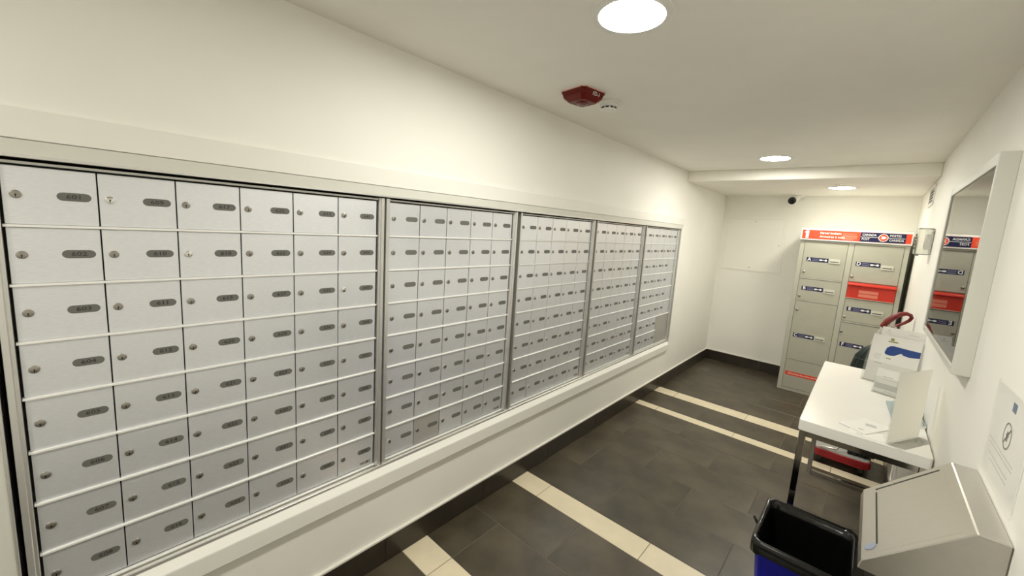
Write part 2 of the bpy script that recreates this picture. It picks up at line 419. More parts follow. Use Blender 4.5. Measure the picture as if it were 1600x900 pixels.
# ------------------------------------------------------------------ parcel locker at the back wall
YL = 4.945
pl = thing('parcel_locker', 'grey parcel locker with red and navy header against the back wall', 'locker', (0.862, YL, 0))
LX = lambda x: x-0.862
b = MB()
b.box((0, 0.012, 0.012), (0.800, 0.435, 1.553))
b.box((0, 0, 0.0), (0.040, 0.012, 1.553), 1); b.box((0.766, 0, 0.0), (0.800, 0.012, 1.553), 1)
b.box((0.380, 0, 0.0), (0.424, 0.012, 1.553), 1)
b.box((0.040, 0, 0), (0.380, 0.012, 0.03), 1); b.box((0.424, 0, 0), (0.766, 0.012, 0.03), 1)
b.box((0.040, 0, 1.535), (0.380, 0.012, 1.553), 1); b.box((0.424, 0, 1.535), (0.766, 0.012, 1.553), 1)
b.box((0, 0.012, 0.0), (0.8, 0.43, 0.012), 1)
obj('cabinet', b.mesh('cabinet', [M_LOCKER, M_LFRAME], 0.002), pl)
KNOB = MB().lathe([(0.012, 0), (0.012, -0.006), (0.008, -0.010), (0.003, -0.011)], 14, ax='y').mesh('knob', M_LOCK, smooth=True)
def key_label(d, letter, cx, cz, w=0.174, h=0.040):
    obj('label_plate', MB().box((-w/2, -0.001, -h/2), (w/2, 0, h/2)).mesh('label_plate', M_NAVY), d, (cx, 0, cz))
    obj('letter', text_mesh(letter, 0.044, M_WHITE, 0.0004, bold=0.0010), d, (cx-w/2+0.022, -0.0014, cz), ROT_NY)
    lines = MB()
    for z in (0.009, 0.002, -0.008, -0.013): lines.box((cx-w/2+0.045, -0.0014, cz+z), (cx-w/2+0.098, -0.001, cz+z+0.0022))
    obj('small_print', lines.mesh('small_print', M_LILAC), d)
    k = MB().prism(stadium(0.026, 0.015), XZ, -0.0016, -0.001)
    k.add([], []); k.v = [(x+cx+0.028, y, z+cz) for x, y, z in k.v]
    k.box((cx+0.036, -0.0016, cz-0.003), (cx+0.062, -0.001, cz+0.003))
    n0 = len(k.v); k.prism([(0.010*math.cos(a*math.pi/6), 0.010*math.sin(a*math.pi/6)) for a in range(12)], XZ, -0.0016, -0.001)
    k.v = k.v[:n0] + [(x+cx+0.067, y, z+cz) for x, y, z in k.v[n0:]]
    obj('key_symbol', k.mesh('key_symbol', M_WHITE), d)
def latch(d, cx, cz):
    mb = MB().box((-0.042, -0.010, -0.020), (0.042, 0, 0.020), 0).box((-0.034, -0.0108, -0.009), (0.034, -0.010, -0.001), 1)
    obj('handle', mb.mesh('handle', [mat('latch_grey', (0.58, 0.575, 0.51), 0.4), M_BLACK], 0.002), d, (cx, 0, cz))
def ldoor(x0, x1, z0, z1, letter=None, lab=None, sl=None, kn=None):
    d = obj('door', MB().box((LX(x0)+0.002, -0.003, z0+0.003), (LX(x1)-0.002, 0.011, z1-0.003)).mesh('door', M_LOCKER, 0.0015), pl)
    if letter:
        def sub(o, cx, cz): pass
        key_label_at(d, letter, LX(lab[0]), lab[1])
    if sl: latch_at(d, LX(sl[0]), sl[1])
    if kn: obj('knob', KNOB, d, (LX(kn[0]), -0.003, kn[1]))
    return d
def key_label_at(d, l, cx, cz):
    e = [o for o in COL.objects]
    n = set(o.name for o in e)
    key_label(d, l, cx, cz)
    for o in COL.objects:
        if o.name not in n: o.location.y -= 0.003
def latch_at(d, cx, cz):
    latch(d, cx, cz); d.children[-1].location.y = -0.003
ldoor(0.902, 1.242, 1.180, 1.535, 'A', (1.024, 1.364), (1.158, 1.362), (0.931, 1.240))
ldoor(0.902, 1.242, 0.956, 1.172, 'B', (1.021, 1.076), (1.158, 1.068), (0.928, 0.995))
ldoor(0.902, 1.242, 0.348, 0.948, 'C', (1.014, 0.592), (1.146, 0.592), (0.926, 0.853))
dd = ldoor(0.902, 1.242, 0.030, 0.338)
st = obj('sticker', MB().box((0.052, -0.004, 0.166), (0.345, -0.003, 0.206)).mesh('sticker', M_RED), dd)
st['label'] = 'red strip with white lettering'
obj('lettering', text_mesh('Delivering the online world', 0.022, M_WHITE, 0.0003, bold=0.0002), dd, (0.1985, -0.0044, 0.186), ROT_NY)
for x0, x1, z in ((0.902, 1.242, 1.176), (0.902, 1.242, 0.952), (0.902, 1.242, 0.343), (1.286, 1.628, 0.806)):
    obj('shelf_edge', MB().box((LX(x0), -0.006, z-0.005), (LX(x1), 0.012, z+0.005)).mesh('shelf_edge', M_LFRAME, 0.0015), pl)
ldoor(1.286, 1.628, 1.190, 1.535, 'D', (1.403, 1.360), (1.538, 1.345), (1.305, 1.238))
ldoor(1.286, 1.628, 0.812, 1.030, 'E', (1.397, 0.933), (1.529, 0.926), (1.303, 0.852))
ldoor(1.286, 1.628, 0.348, 0.800, 'F', (1.392, 0.588), (1.524, 0.580), (1.299, 0.710))
ldoor(1.286, 1.628, 0.030, 0.340, kn=(1.31, 0.17))
# red mail drop
ms = obj('mail_slot', MB().box((LX(1.289), -0.004, 1.040), (LX(1.625), 0.011, 1.180)).box((LX(1.289), -0.012, 1.034), (LX(1.625), 0.008, 1.040), 1).mesh('mail_slot', [M_RED2, M_LFRAME], 0.001), pl)
ms['label'] = 'red outgoing mail slot with overhanging lip'
hood = MB().prism([(0, 1.186), (-0.040, 1.176), (-0.042, 1.160), (-0.036, 1.158), (0, 1.150)], lambda u, v, d: (d, u, v), LX(1.288), LX(1.628))
obj('slot_hood', hood.mesh('slot_hood', M_RED2, 0.002), ms)
pk = MB()
for z0, z1 in ((1.090, 1.118), (1.056, 1.084)): pk.box((LX(1.375), -0.0046, z0), (LX(1.512), -0.004, z1))
obj('small_print', pk.mesh('small_print', M_PINK), ms)
# header sign
hs = obj('header_sign', MB().box((-0.004, -0.022, 1.553), (0.806, 0.435, 1.668)).mesh('header_sign', M_OFFW, 0.003), pl)
obj('red_panel', MB().box((0.010, -0.0235, 1.566), (0.796, -0.020, 1.652)).mesh('red_panel', M_RED), hs)
obj('navy_panel', MB().box((0.452, -0.0245, 1.567), (0.760, -0.0225, 1.651)).mesh('navy_panel', M_NAVY), hs)
def ht(s, size, x, z, m_=M_WHITE, al='CENTER', bold=0.0, st_=1.0): obj('lettering', text_mesh(s, size, m_, 0.0003, al, bold, st_), hs, (x, -0.0249 if x > 0.45 else -0.0239, z), ROT_NY)
one = MB().prism([(0.038, 1.572), (0.062, 1.572), (0.062, 1.646), (0.044, 1.646), (0.030, 1.634), (0.030, 1.620), (0.038, 1.624)], XZ, -0.0241, -0.0235)
obj('lettering', one.mesh('numeral', M_WHITE), hs)
ht('Parcel lockers', 0.029, 0.150, 1.626, al='LEFT', bold=0.0004)
ht('Armoires à colis', 0.029, 0.150, 1.592, al='LEFT', bold=0.0004)
pk = MB()
for z, x1 in ((1.628, 0.425), (1.612, 0.432), (1.602, 0.430), (1.588, 0.430), (1.578, 0.405)): pk.box((0.325, -0.0239, z-0.003), (x1, -0.0235, z+0.003))
obj('small_print', pk.mesh('small_print', M_PINK), hs)
ht('CANADA', 0.027, 0.464, 1.629, al='LEFT', bold=0.0003, st_=0.86); ht('POST', 0.027, 0.464, 1.590, al='LEFT', bold=0.0003, st_=0.86)
ht('POSTES', 0.027, 0.653, 1.629, al='LEFT', bold=0.0003, st_=0.84); ht('CANADA', 0.027, 0.653, 1.590, al='LEFT', bold=0.0003, st_=0.84)
obj('divider', MB().box((0.456, -0.0247, 1.6075), (0.756, -0.0245, 1.6105)).mesh('divider', M_WHITE), hs)
circ = MB().prism([(0.034*math.cos(a*math.pi/16), 0.034*math.sin(a*math.pi/16)) for a in range(32)], XZ, 0, 0.0004, 0)
circ.prism([(0.029*math.cos(a*math.pi/16), 0.029*math.sin(a*math.pi/16)) for a in range(32)], XZ, -0.0004, 0.0, 1)
circ.prism([(-0.020, 0.012), (0.004, 0.013), (0.024, 0.0), (0.004, -0.012), (-0.020, -0.010), (-0.006, 0.0)], XZ, -0.0007, -0.0004, 0)
obj('emblem', circ.mesh('emblem', [M_WHITE, M_RED]), hs, (0.612, -0.0252, 1.609))

# ------------------------------------------------------------------ back wall: access panel, camera
ap = thing('access_panel', 'flush painted square access panel on the back wall', 'access panel', (0.35, YB, 1.47))
P = MB()
P.box((-0.315, -0.007, -0.315), (-0.290, 0, 0.315)); P.box((0.290, -0.007, -0.315), (0.315, 0, 0.315))
P.box((-0.290, -0.007, -0.315), (0.290, 0, -0.290)); P.box((-0.290, -0.007, 0.290), (0.290, 0, 0.315))
obj('frame', P.mesh('frame', M_WALL, 0.001), ap)
obj('door', MB().box((-0.285, -0.003, -0.285), (0.285, 0.0, 0.285)).mesh('door', M_WALL, 0.0008), ap)
SCR = MB().lathe([(0.006, 0), (0.005, -0.002)], 10, ax='y').mesh('screw', M_LOCK)
for x, z in ((0.0, 0.262), (0.265, 0.0), (0.0, -0.272)): obj('screw', SCR, ap, (x, -0.003, z))

sc = thing('security_camera', 'small white turret security camera under the lowered ceiling', 'camera', (0.745, 5.33, SOF_Z))
obj('mount', MB().lathe([(0.052, 0), (0.050, -0.014), (0.030, -0.024)], 24).mesh('mount', M_OFFW, smooth=True), sc)
obj('arm', MB().tube([(0, 0, -0.012), (-0.02, -0.01, -0.035), (-0.045, -0.02, -0.050)], 0.022, 12).mesh('arm', M_OFFW, smooth=True), sc)
dirv = Vector((0.10, -0.97, -0.18)).normalized()
q = dirv.to_track_quat('Z', 'Y').to_euler()
hd = obj('camera_head', MB().lathe([(0.020, -0.05), (0.040, -0.035), (0.047, 0.0), (0.047, 0.03), (0.043, 0.036)], 24).mesh('camera_head', M_OFFW, smooth=True), sc, (-0.056, -0.030, -0.055), q)
obj('lens', MB().lathe([(0.038, 0.034), (0.038, 0.038), (0.030, 0.042), (0.014, 0.043), (0.010, 0.040)], 24).mesh('lens', mat('lens_black', (0.008, 0.008, 0.008), 0.08), smooth=True), hd)

# ------------------------------------------------------------------ ceiling: alarm, detector, sprinkler
al = thing('fire_alarm', 'dark red square fire alarm on the ceiling next to the smoke detector', 'fire alarm', (0.332, 1.685, ZC), (0, 0, math.radians(-10)))
def cham(s, c): return [(s, s-c), (s-c, s), (-s+c, s), (-s, s-c), (-s, -s+c), (-s+c, -s), (s-c, -s), (s, -s+c)]
mb = MB(); rings = [(0.078, 0.018, 0.0, 1), (0.078, 0.018, -0.006, 1), (0.074, 0.017, -0.008, 0), (0.070, 0.017, -0.026, 0), (0.048, 0.012, -0.046, 0)]
vs = []; fs = []
for s_, c_, z_, _ in rings: vs += [(a, b_, z_) for a, b_ in cham(s_, c_)]
mb.v = vs
for k in range(len(rings)-1):
    for i in range(8): mb.f.append([k*8+i, k*8+(i+1) % 8, (k+1)*8+(i+1) % 8, (k+1)*8+i]); mb.m.append(1 if k == 0 else 0)
mb.f.append(list(range(32, 40))); mb.m.append(0)
obj('housing', mb.mesh('housing', [M_ALARM, M_ALARMEDGE], 0.0015), al)
obj('lens', MB().lathe([(0.030, -0.046), (0.026, -0.052), (0.012, -0.056)], 20).mesh('lens', mat('alarm_lens', (0.125, 0.008, 0.005), 0.2), smooth=True), al)
tm = text_mesh('FD-1', 0.023, M_WHITE, 0.0004)
o = obj('lettering', tm, al)
n = Vector((0.96, -0.0, -0.28)).normalized(); xx = Vector((0, 1, 0)); yy = n.cross(xx)
o.matrix_local = Matrix(((xx.x, yy.x, n.x, 0.0725), (xx.y, yy.y, n.y, 0.01), (xx.z, yy.z, n.z, -0.019), (0, 0, 0, 1)))
sd = thing('smoke_detector', 'small round white smoke detector behind the red fire alarm', 'smoke detector', (0.372, 1.853, ZC))
obj('base', MB().lathe([(0.054, 0), (0.054, -0.008), (0.048, -0.014)], 28).mesh('base', M_OFFW, smooth=True), sd)
hd = MB().lathe([(0.044, -0.014), (0.042, -0.026), (0.034, -0.028), (0.034, -0.036)], 28); obj('housing', hd.mesh('housing', M_OFFW, smooth=True), sd)
vb = MB()
for i in range(10):
    a0 = 2*math.pi*i/10
    for rr in ((0.0335, 0.0365),):
        p = []
        for s_, r_ in ((-0.2, rr[0]), (0.2, rr[0]), (0.2, rr[1]), (-0.2, rr[1])): p.append((r_*math.cos(a0+s_), r_*math.sin(a0+s_)))
        vb.prism(p, XY, -0.036, -0.028)
obj('vents', vb.mesh('vents', M_BLACK), sd)
obj('cap', MB().lathe([(0.038, -0.036), (0.037, -0.042), (0.026, -0.046)], 28).mesh('cap', M_OFFW, smooth=True), sd)
sp = thing('sprinkler_head', 'small metal sprinkler head on the lowered ceiling before the lamp', 'sprinkler', (1.122, 4.42, SOF_Z))
obj('escutcheon', MB().lathe([(0.032, 0), (0.030, -0.003), (0.018, -0.006)], 20).mesh('escutcheon', M_OFFW, smooth=True), sp)
fr_ = MB().tube([(-0.010, 0, -0.004), (-0.011, 0, -0.02), (0, 0, -0.034)], 0.002, 6).tube([(0.010, 0, -0.004), (0.011, 0, -0.02), (0, 0, -0.034)], 0.002, 6)
obj('yoke', fr_.mesh('yoke', M_LOCK), sp)
obj('deflector', MB().lathe([(0.014, -0.034), (0.014, -0.0365)], 16).mesh('deflector', M_LOCK), sp)

# ------------------------------------------------------------------ right wall
nb = thing('notice_cabinet', 'glass-fronted white notice cabinet on the right wall', 'notice board', (XR, 2.35, 1.467))
y0, y1, z0, z1 = -0.475, 0.475, -0.335, 0.335; dp = -0.042; fw = 0.030
obj('back_panel', MB().box((-0.012, y0+0.01, z0+0.01), (0, y1-0.01, z1-0.01)).mesh('back_panel', M_CORK), nb)
for nm, a, b_ in (('frame_side', (dp, y0, z0), (0, y0+fw*0.6, z1)), ('frame_side', (dp, y1-fw, z0), (0, y1, z1)),
                  ('frame_top', (dp, y0+fw*0.6, z1-fw*1.2), (0, y1-fw, z1)), ('frame_bottom', (dp, y0+fw*0.6, z0), (0, y1-fw, z0+fw*0.8))):
    obj(nm, MB().box(a, b_).mesh(nm, M_BOARD, 0.0015), nb)
obj('glass_pane', MB().box((dp+0.004, y0+fw*0.6, z0+fw*0.8), (dp+0.007, y1-fw, z1-fw*1.2)).mesh('glass_pane', M_GLASS), nb)

vt = thing('vent_grille', 'small white louvred vent high on the right wall', 'vent', (XR, 4.42, 1.925))
V = MB(); w2, h2 = 0.175, 0.075
V.box((-0.008, -w2, -h2), (0, -w2+0.02, h2)); V.box((-0.008, w2-0.02, -h2), (0, w2, h2)); V.box((-0.008, -w2+0.02, h2-0.02), (0, w2-0.02, h2)); V.box((-0.008, -w2+0.02, -h2), (0, w2-0.02, -h2+0.02))
obj('frame', V.mesh('frame', M_OFFW, 0.001), vt)
obj('duct', MB().box((-0.001, -w2+0.02, -h2+0.02), (0, w2-0.02, h2-0.02)).mesh('duct', M_BLACK), vt)
for i in range(5):
    z_ = -h2+0.028+i*0.0225
    obj('slat', MB().prism([(-0.007, -0.004), (-0.005, -0.006), (-0.001, 0.003), (-0.003, 0.005)], lambda u, v, d: (u, d, v), -w2+0.02, w2-0.02).mesh('slat', M_OFFW), vt, (0, 0, z_))

tg = thing('thermostat', 'white thermostat under a clear vented guard on the right wall', 'thermostat', (XR, 3.78, 1.572))
obj('wall_plate', MB().box((-0.008, -0.060, -0.070), (0, 0.060, 0.070)).mesh('wall_plate', M_OFFW, 0.002), tg)
obj('control_unit', MB().box((-0.035, -0.040, -0.050), (-0.008, 0.040, 0.050)).mesh('control_unit', M_OFFW, 0.004), tg)
obj('guard', MB().box((-0.078, -0.075, -0.085), (-0.0005, 0.075, 0.085)).mesh('guard', M_GUARD, 0.005), tg)
vb = MB()
for i in range(5): vb.box((-0.0795, -0.045, -0.05+i*0.022), (-0.078, 0.045, -0.04+i*0.022))
obj('vent_slots', vb.mesh('vent_slots', M_INK), tg)
obj('key_lock', MB().lathe([(0.009, 0), (0.009, -0.010), (0.007, -0.012)], 14, ax='z').mesh('key_lock', M_LOCK), tg, (-0.06, 0, -0.082))

ps = thing('notice_sheet', 'printed notice in a clear plastic sleeve on the right wall near the steel bin', 'notice', (XR, 1.405, 1.105))
obj('sheet', MB().box((-0.0008, -0.138, -0.103), (0, 0.138, 0.103)).mesh('sheet', M_PAPER), ps)
def psq(nm, ya, yb, za, zb_, m_): obj(nm, MB().box((-0.0012, ya, za), (-0.0008, yb, zb_)).mesh(nm, m_), ps)
psq('blue_mark', -0.020, 0.008, 0.068, 0.088, mat('mark_blue', (0.02, 0.10, 0.24), 0.5))
ring = MB(); n = 24
vs = []
for r_ in (0.030, 0.026):
    for i in range(n): a = 2*math.pi*i/n; vs.append((-0.0012, 0.0+r_*math.cos(a), 0.012+r_*math.sin(a)))
ring.add(vs, [(i, (i+1) % n, n+(i+1) % n, n+i) for i in range(n)])
ring.prism([(-0.020, 0.031), (-0.017, 0.034), (0.020, -0.007), (0.017, -0.010)], YZ, -0.0013, -0.0009)
ring.box((-0.0013, -0.005, 0.0), (-0.0009, 0.005, 0.022)); ring.box((-0.0013, -0.010, 0.012), (-0.0009, 0.010, 0.015))
obj('no_symbol', ring.mesh('no_symbol', M_PLATE), ps)
for z_, a, b_ in ((-0.030, -0.08, 0.125), (-0.040, -0.08, 0.115), (-0.062, -0.06, 0.11), (-0.074, -0.06, 0.085)):
    psq('text_line', a, b_, z_-0.0012, z_+0.0012, M_PAPERG)
sl = MB(); nn = 10; vs = []; fs = []
for i in range(nn+1):
    for j in range(nn+1):
        u = i/nn; v = j/nn
        vs.append((-0.0035-0.0012*math.sin(u*9+v*5)*(1-v)*v*2-0.0035*(1-v)**3*abs(math.sin(u*7)), -0.143+0.286*u, -0.113+0.222*v))
for i in range(nn):
    for j in range(nn): a = i*(nn+1)+j; fs.append((a, a+nn+1, a+nn+2, a+1))
sl.add(vs, fs); obj('plastic_sleeve', sl.mesh('plastic_sleeve', M_SLEEVE, smooth=True, ang=80), ps)

# ------------------------------------------------------------------ stainless hooded receptacle on right wall
wr = thing('waste_receptacle', 'stainless steel waste receptacle with slanted flap against the right wall', 'waste bin', (XR-0.001, 1.387, 0))
hy = 0.176
prof = [(0, 0.968), (-0.045, 0.968), (-0.198, 0.812), (-0.202, 0.790), (0, 0.790)]
obj('hood', MB().prism(prof, lambda u, v, d: (u, d, v), -hy, hy).mesh('hood', M_STEEL, 0.002), wr)
a = Vector((-0.045, 0, 0.968)); b2 = Vector((-0.198, 0, 0.812)); dn = (b2-a); nrm = Vector((dn.z, 0, -dn.x)).normalized()
if nrm.z < 0: nrm = -nrm
def onflap(t, y, h): p = a+dn*t+nrm*h; return (p.x, y, p.z)
fp = MB()
def slab(t0, t1, ya, yb, h0, h1, mi=0):
    vs = [onflap(t, y_, h_) for h_ in (h0, h1) for t, y_ in ((t0, ya), (t0, yb), (t1, yb), (t1, ya))]
    fp.add(vs, [(0,3,2,1),(4,5,6,7),(0,1,5,4),(1,2,6,5),(2,3,7,6),(3,0,4,7)], mi)
slab(0.10, 0.83, -hy+0.018, hy-0.030, -0.001, 0.0004)
obj('push_flap', fp.mesh('push_flap', M_STEEL, 0.0008), wr)
fp = MB(); slab(0.14, 0.85, hy-0.030, hy-0.023, -0.0005, 0.0007)
obj('flap_gap', fp.mesh('flap_gap', M_BLACK), wr)
fp = MB(); slab(0.835, 0.852, -hy+0.05, hy-0.045, -0.0005, 0.0007)
obj('flap_gap', fp.mesh('flap_gap', M_BLACK), wr)
bd = MB(); p0 = onflap(0.91, -hy+0.045, 0.0); 
q = nrm.to_track_quat('Z', 'Y').to_euler()
obj('badge', MB().lathe([(0.0125, 0), (0.0125, 0.0012), (0.011, 0.0016)], 20).mesh('badge', M_BADGE), wr, p0, q)
obj('body', MB().box((-0.188, -hy+0.008, 0.0), (0, hy-0.008, 0.790)).mesh('body', mat('steel_body_shaded', (0.10, 0.095, 0.085), 0.3, metal=0.9), 0.003), wr)  # stainless body; shadow and dark floor reflection put into its darker colour

# ------------------------------------------------------------------ blue recycling bin with black liner
bn = thing('recycling_bin', 'blue bin with black rubbish bag standing before the white table', 'bin', (1.386, 1.885, 0))
def rrect(w, d, r, n=5):
    P = []
    for cx, cy, a0 in ((w-r, d-r, 0), (-w+r, d-r, 90), (-w+r, -d+r, 180), (w-r, -d+r, 270)):
        for i in range(n+1): a = math.radians(a0+90*i/n); P.append((cx+r*math.cos(a), cy+r*math.sin(a)))
    return P
def loft(levels, cap0=True, cap1=False, mi=0):
    mb = MB(); n = None
    for w, d, r, z in levels:
        P = rrect(w, d, r); n = len(P); mb.v += [(x, y_, z) for x, y_ in P]
    for k in range(len(levels)-1):
        for i in range(n): mb.f.append([k*n+i, k*n+(i+1) % n, (k+1)*n+(i+1) % n, (k+1)*n+i]); mb.m.append(mi)
    if cap0: mb.f.append(list(range(n))[::-1]); mb.m.append(mi)
    if cap1: L = (len(levels)-1)*n; mb.f.append(list(range(L, L+n))); mb.m.append(mi)
    return mb
obj('body', loft([(0.112, 0.128, 0.03, 0.0), (0.140, 0.160, 0.035, 0.33), (0.142, 0.162, 0.035, 0.372), (0.146, 0.167, 0.035, 0.374), (0.146, 0.167, 0.035, 0.386), (0.140, 0.160, 0.03, 0.386), (0.108, 0.124, 0.03, 0.012)]).mesh('body', M_BINBLUE, smooth=True), bn)
lev = [(0.153, 0.174, 0.035, 0.345), (0.156, 0.177, 0.036, 0.372), (0.154, 0.175, 0.036, 0.398), (0.148, 0.169, 0.034, 0.404), (0.136, 0.156, 0.03, 0.398), (0.130, 0.150, 0.03, 0.36), (0.118, 0.136, 0.04, 0.20), (0.095, 0.11, 0.04, 0.06), (0.03, 0.04, 0.02, 0.045)]
lb = loft(lev, cap0=False, cap1=True); rn = random.Random(3); nlev = len(rrect(1, 1, 0.1))
for i in range(len(lb.v)):
    k = i//nlev; x, y_, z = lb.v[i]
    j = 0.010 if k == 0 else (0.003 if k < 4 else 0.007)
    lb.v[i] = (x*(1+rn.uniform(0, 1)*j*2), y_*(1+rn.uniform(0, 1)*j*2), z+rn.uniform(-1, 1)*(j if k == 0 else j*0.7))
o = obj('bin_liner', lb.mesh('bin_liner', M_BAG, smooth=True, ang=70), bn); o['label'] = 'glossy black rubbish bag folded over the rim'
obj('bag_knot', MB().tube([(-0.155, -0.02, 0.37), (-0.172, -0.005, 0.385), (-0.176, 0.02, 0.37), (-0.166, 0.035, 0.345), (-0.158, 0.02, 0.352)], 0.0055, 8).mesh('bag_knot', M_BAG, smooth=True), bn)

# ------------------------------------------------------------------ white table
tb = thing('console_table', 'narrow white table with chrome legs along the right wall', 'table', (1.492, 2.70, 0))
TW, TL, TZ = 0.203, 0.597, 0.765
obj('tabletop', MB().prism(rrect(TW, TL, 0.012, 3), XY, TZ-0.046, TZ).mesh('tabletop', M_TABLE, 0.002), tb)
s_ = 0.0125
for ys in (-1, 1):
    yl = ys*(TL-0.020)
    for xs in (-1, 1):
        xl = xs*(TW-0.018)
        obj('leg', MB().box((xl-s_, yl-s_, 0), (xl+s_, yl+s_, TZ-0.046)).mesh('leg', M_CHROME, 0.0015), tb)
    obj('foot_rail', MB().box((-TW+0.018+s_, yl-s_, 0), (TW-0.018-s_, yl+s_, 0.025)).mesh('foot_rail', M_CHROME, 0.0015), tb)
    obj('top_rail', MB().box((-TW+0.018+s_, yl-s_, TZ-0.071), (TW-0.018-s_, yl+s_, TZ-0.046)).mesh('top_rail', M_CHROME, 0.0015), tb)
for xs in (-1, 1):
    obj('side_rail', MB().box((xs*(TW-0.018)-s_*0.8, -TL+0.0325, TZ-0.064), (xs*(TW-0.018)+s_*0.8, TL-0.0325, TZ-0.046)).mesh('side_rail', M_CHROME, 0.001), tb)

# ------------------------------------------------------------------ things on the table
# letter-size clear sign holder (seen from behind)
p0, p1 = Vector((1.563, 2.117)), Vector((1.665, 2.308)); dv = (p1-p0); ang = math.atan2(dv.y, dv.x); Lp = dv.length
sh = thing('sign_holder', 'upright acrylic sign holder with a blank sheet at the near end of the table', 'sign holder', (p0.x, p0.y, TZ), (0, 0, ang))
obj('panel', MB().box((0, -0.002, 0.0), (Lp, 0.002, 0.283)).mesh('panel', M_ACRYL, 0.0008), sh)
sht = MB().add([(0.002, -0.0024, 0.004), (Lp-0.002, -0.0024, 0.004), (Lp-0.002, -0.0024, 0.281), (0.002, -0.0024, 0.281)], [(0, 1, 2, 3)])
obj('insert_sheet', sht.mesh('insert_sheet', M_SHEETT), sh)
obj('foot', MB().box((0.0, -0.052, 0.0), (Lp, -0.003, 0.003)).mesh('foot', M_ACRYL, 0.0008), sh)

# brochure holder with leaning sheets
h0, h1 = Vector((1.470, 3.045)), Vector((1.690, 2.985)); dv = h1-h0; hang = math.atan2(dv.y, dv.x); Lh = dv.length
LEAN = math.radians(10)
bh = thing('brochure_holder', 'large clear acrylic brochure holder at the far end of the table', 'brochure holder', (h0.x, h0.y, TZ), (0, 0, hang))
def leanp(x, t, off): return (x, off+t*math.sin(LEAN), 0.003+t*math.cos(LEAN))
def leansheet(x0, x1, t0, t1, off, th=0.0012):
    vs = [leanp(x, t, o_) for o_ in (off, off+th) for x, t in ((x0, t0), (x1, t0), (x1, t1), (x0, t1))]
    return MB().add(vs, [(0,3,2,1),(4,5,6,7),(0,1,5,4),(1,2,6,5),(2,3,7,6),(3,0,4,7)])
obj('back_panel', leansheet(0, Lh, 0, 0.265, 0.040, 0.003).mesh('back_panel', M_ACRYL), bh)
obj('front_panel', leansheet(0, Lh, 0, 0.115, 0.0, 0.003).mesh('front_panel', M_ACRYL), bh)
for x in (0, Lh-0.003):
    vs = [leanp(xx_, t, o_) for xx_ in (x, x+0.003) for t, o_ in ((0, 0.003), (0, 0.042), (0.20, 0.042), (0.115, 0.003))]
    obj('side_panel', MB().add(vs, [(0,1,2,3),(7,6,5,4),(0,4,5,1),(1,5,6,2),(2,6,7,3),(3,7,4,0)]).mesh('side_panel', M_ACRYL), bh)
obj('base', MB().box((0, 0, 0), (Lh, 0.09, 0.003)).mesh('base', M_ACRYL), bh)
br = thing('brochure', 'white brochure with a blue wave in the large acrylic holder', 'brochure', (h0.x, h0.y, TZ), (0, 0, hang))
obj('cover', leansheet(0.010, Lh-0.012, 0.004, 0.266, 0.012).mesh('cover', M_PAPER), br)
# blue wave
def wave_pts():
    up = [(0.078, 0.200), (0.090, 0.212), (0.105, 0.216), (0.13, 0.214), (0.16, 0.212), (Lh-0.013, 0.210)]
    lo = [(Lh-0.013, 0.178), (0.19, 0.174), (0.17, 0.172), (0.150, 0.176), (0.140, 0.184), (0.130, 0.176), (0.115, 0.164), (0.095, 0.160), (0.078, 0.163), (0.072, 0.172)]
    return up+lo
WP = wave_pts(); vs = [leanp(x, t, 0.0112) for x, t in WP]+[leanp(x, t, 0.012) for x, t in WP]; nW = len(WP)
obj('blue_wave', MB().add(vs, [tuple(range(nW))]+[(i, (i+1) % nW, nW+(i+1) % nW, nW+i) for i in range(nW)]).mesh('blue_wave', M_BLUE), br)
pr = MB()
def lines_on(mb, off, L_):
    for x0, x1, t0, t1 in L_:
        q_ = leansheet(x0, x1, t0, t1, off, 0.0006); mb.add(q_.v, q_.f)
lines_on(pr, 0.0114, [(0.078, 0.118, 0.234, 0.240), (0.086, 0.100, 0.243, 0.256), (0.084, 0.104, 0.140, 0.145)]); obj('title_print', pr.mesh('title_print', M_LIME), br)
pr = MB(); lines_on(pr, 0.0114, [(0.03, 0.062, 0.155, 0.157), (0.028, 0.06, 0.147, 0.149), (0.03, 0.055, 0.139, 0.141), (0.034, 0.06, 0.131, 0.133), (0.04, 0.07, 0.105, 0.110)]); obj('small_print', pr.mesh('small_print', M_PAPERG), br)
b2_ = thing('leaflet', 'plain white leaflet standing tallest behind the blue-wave brochure', 'leaflet', (h0.x, h0.y, TZ), (0, 0, hang))
obj('sheet', leansheet(0.036, Lh-0.004, 0.004, 0.312, 0.028).mesh('sheet', M_PAPER), b2_)
pr = MB(); lines_on(pr, 0.0274, [(0.062, 0.070, 0.291, 0.297), (0.052, 0.080, 0.283, 0.285), (0.150, 0.19, 0.288, 0.290)]); obj('small_print', pr.mesh('small_print', M_PAPERG), b2_)

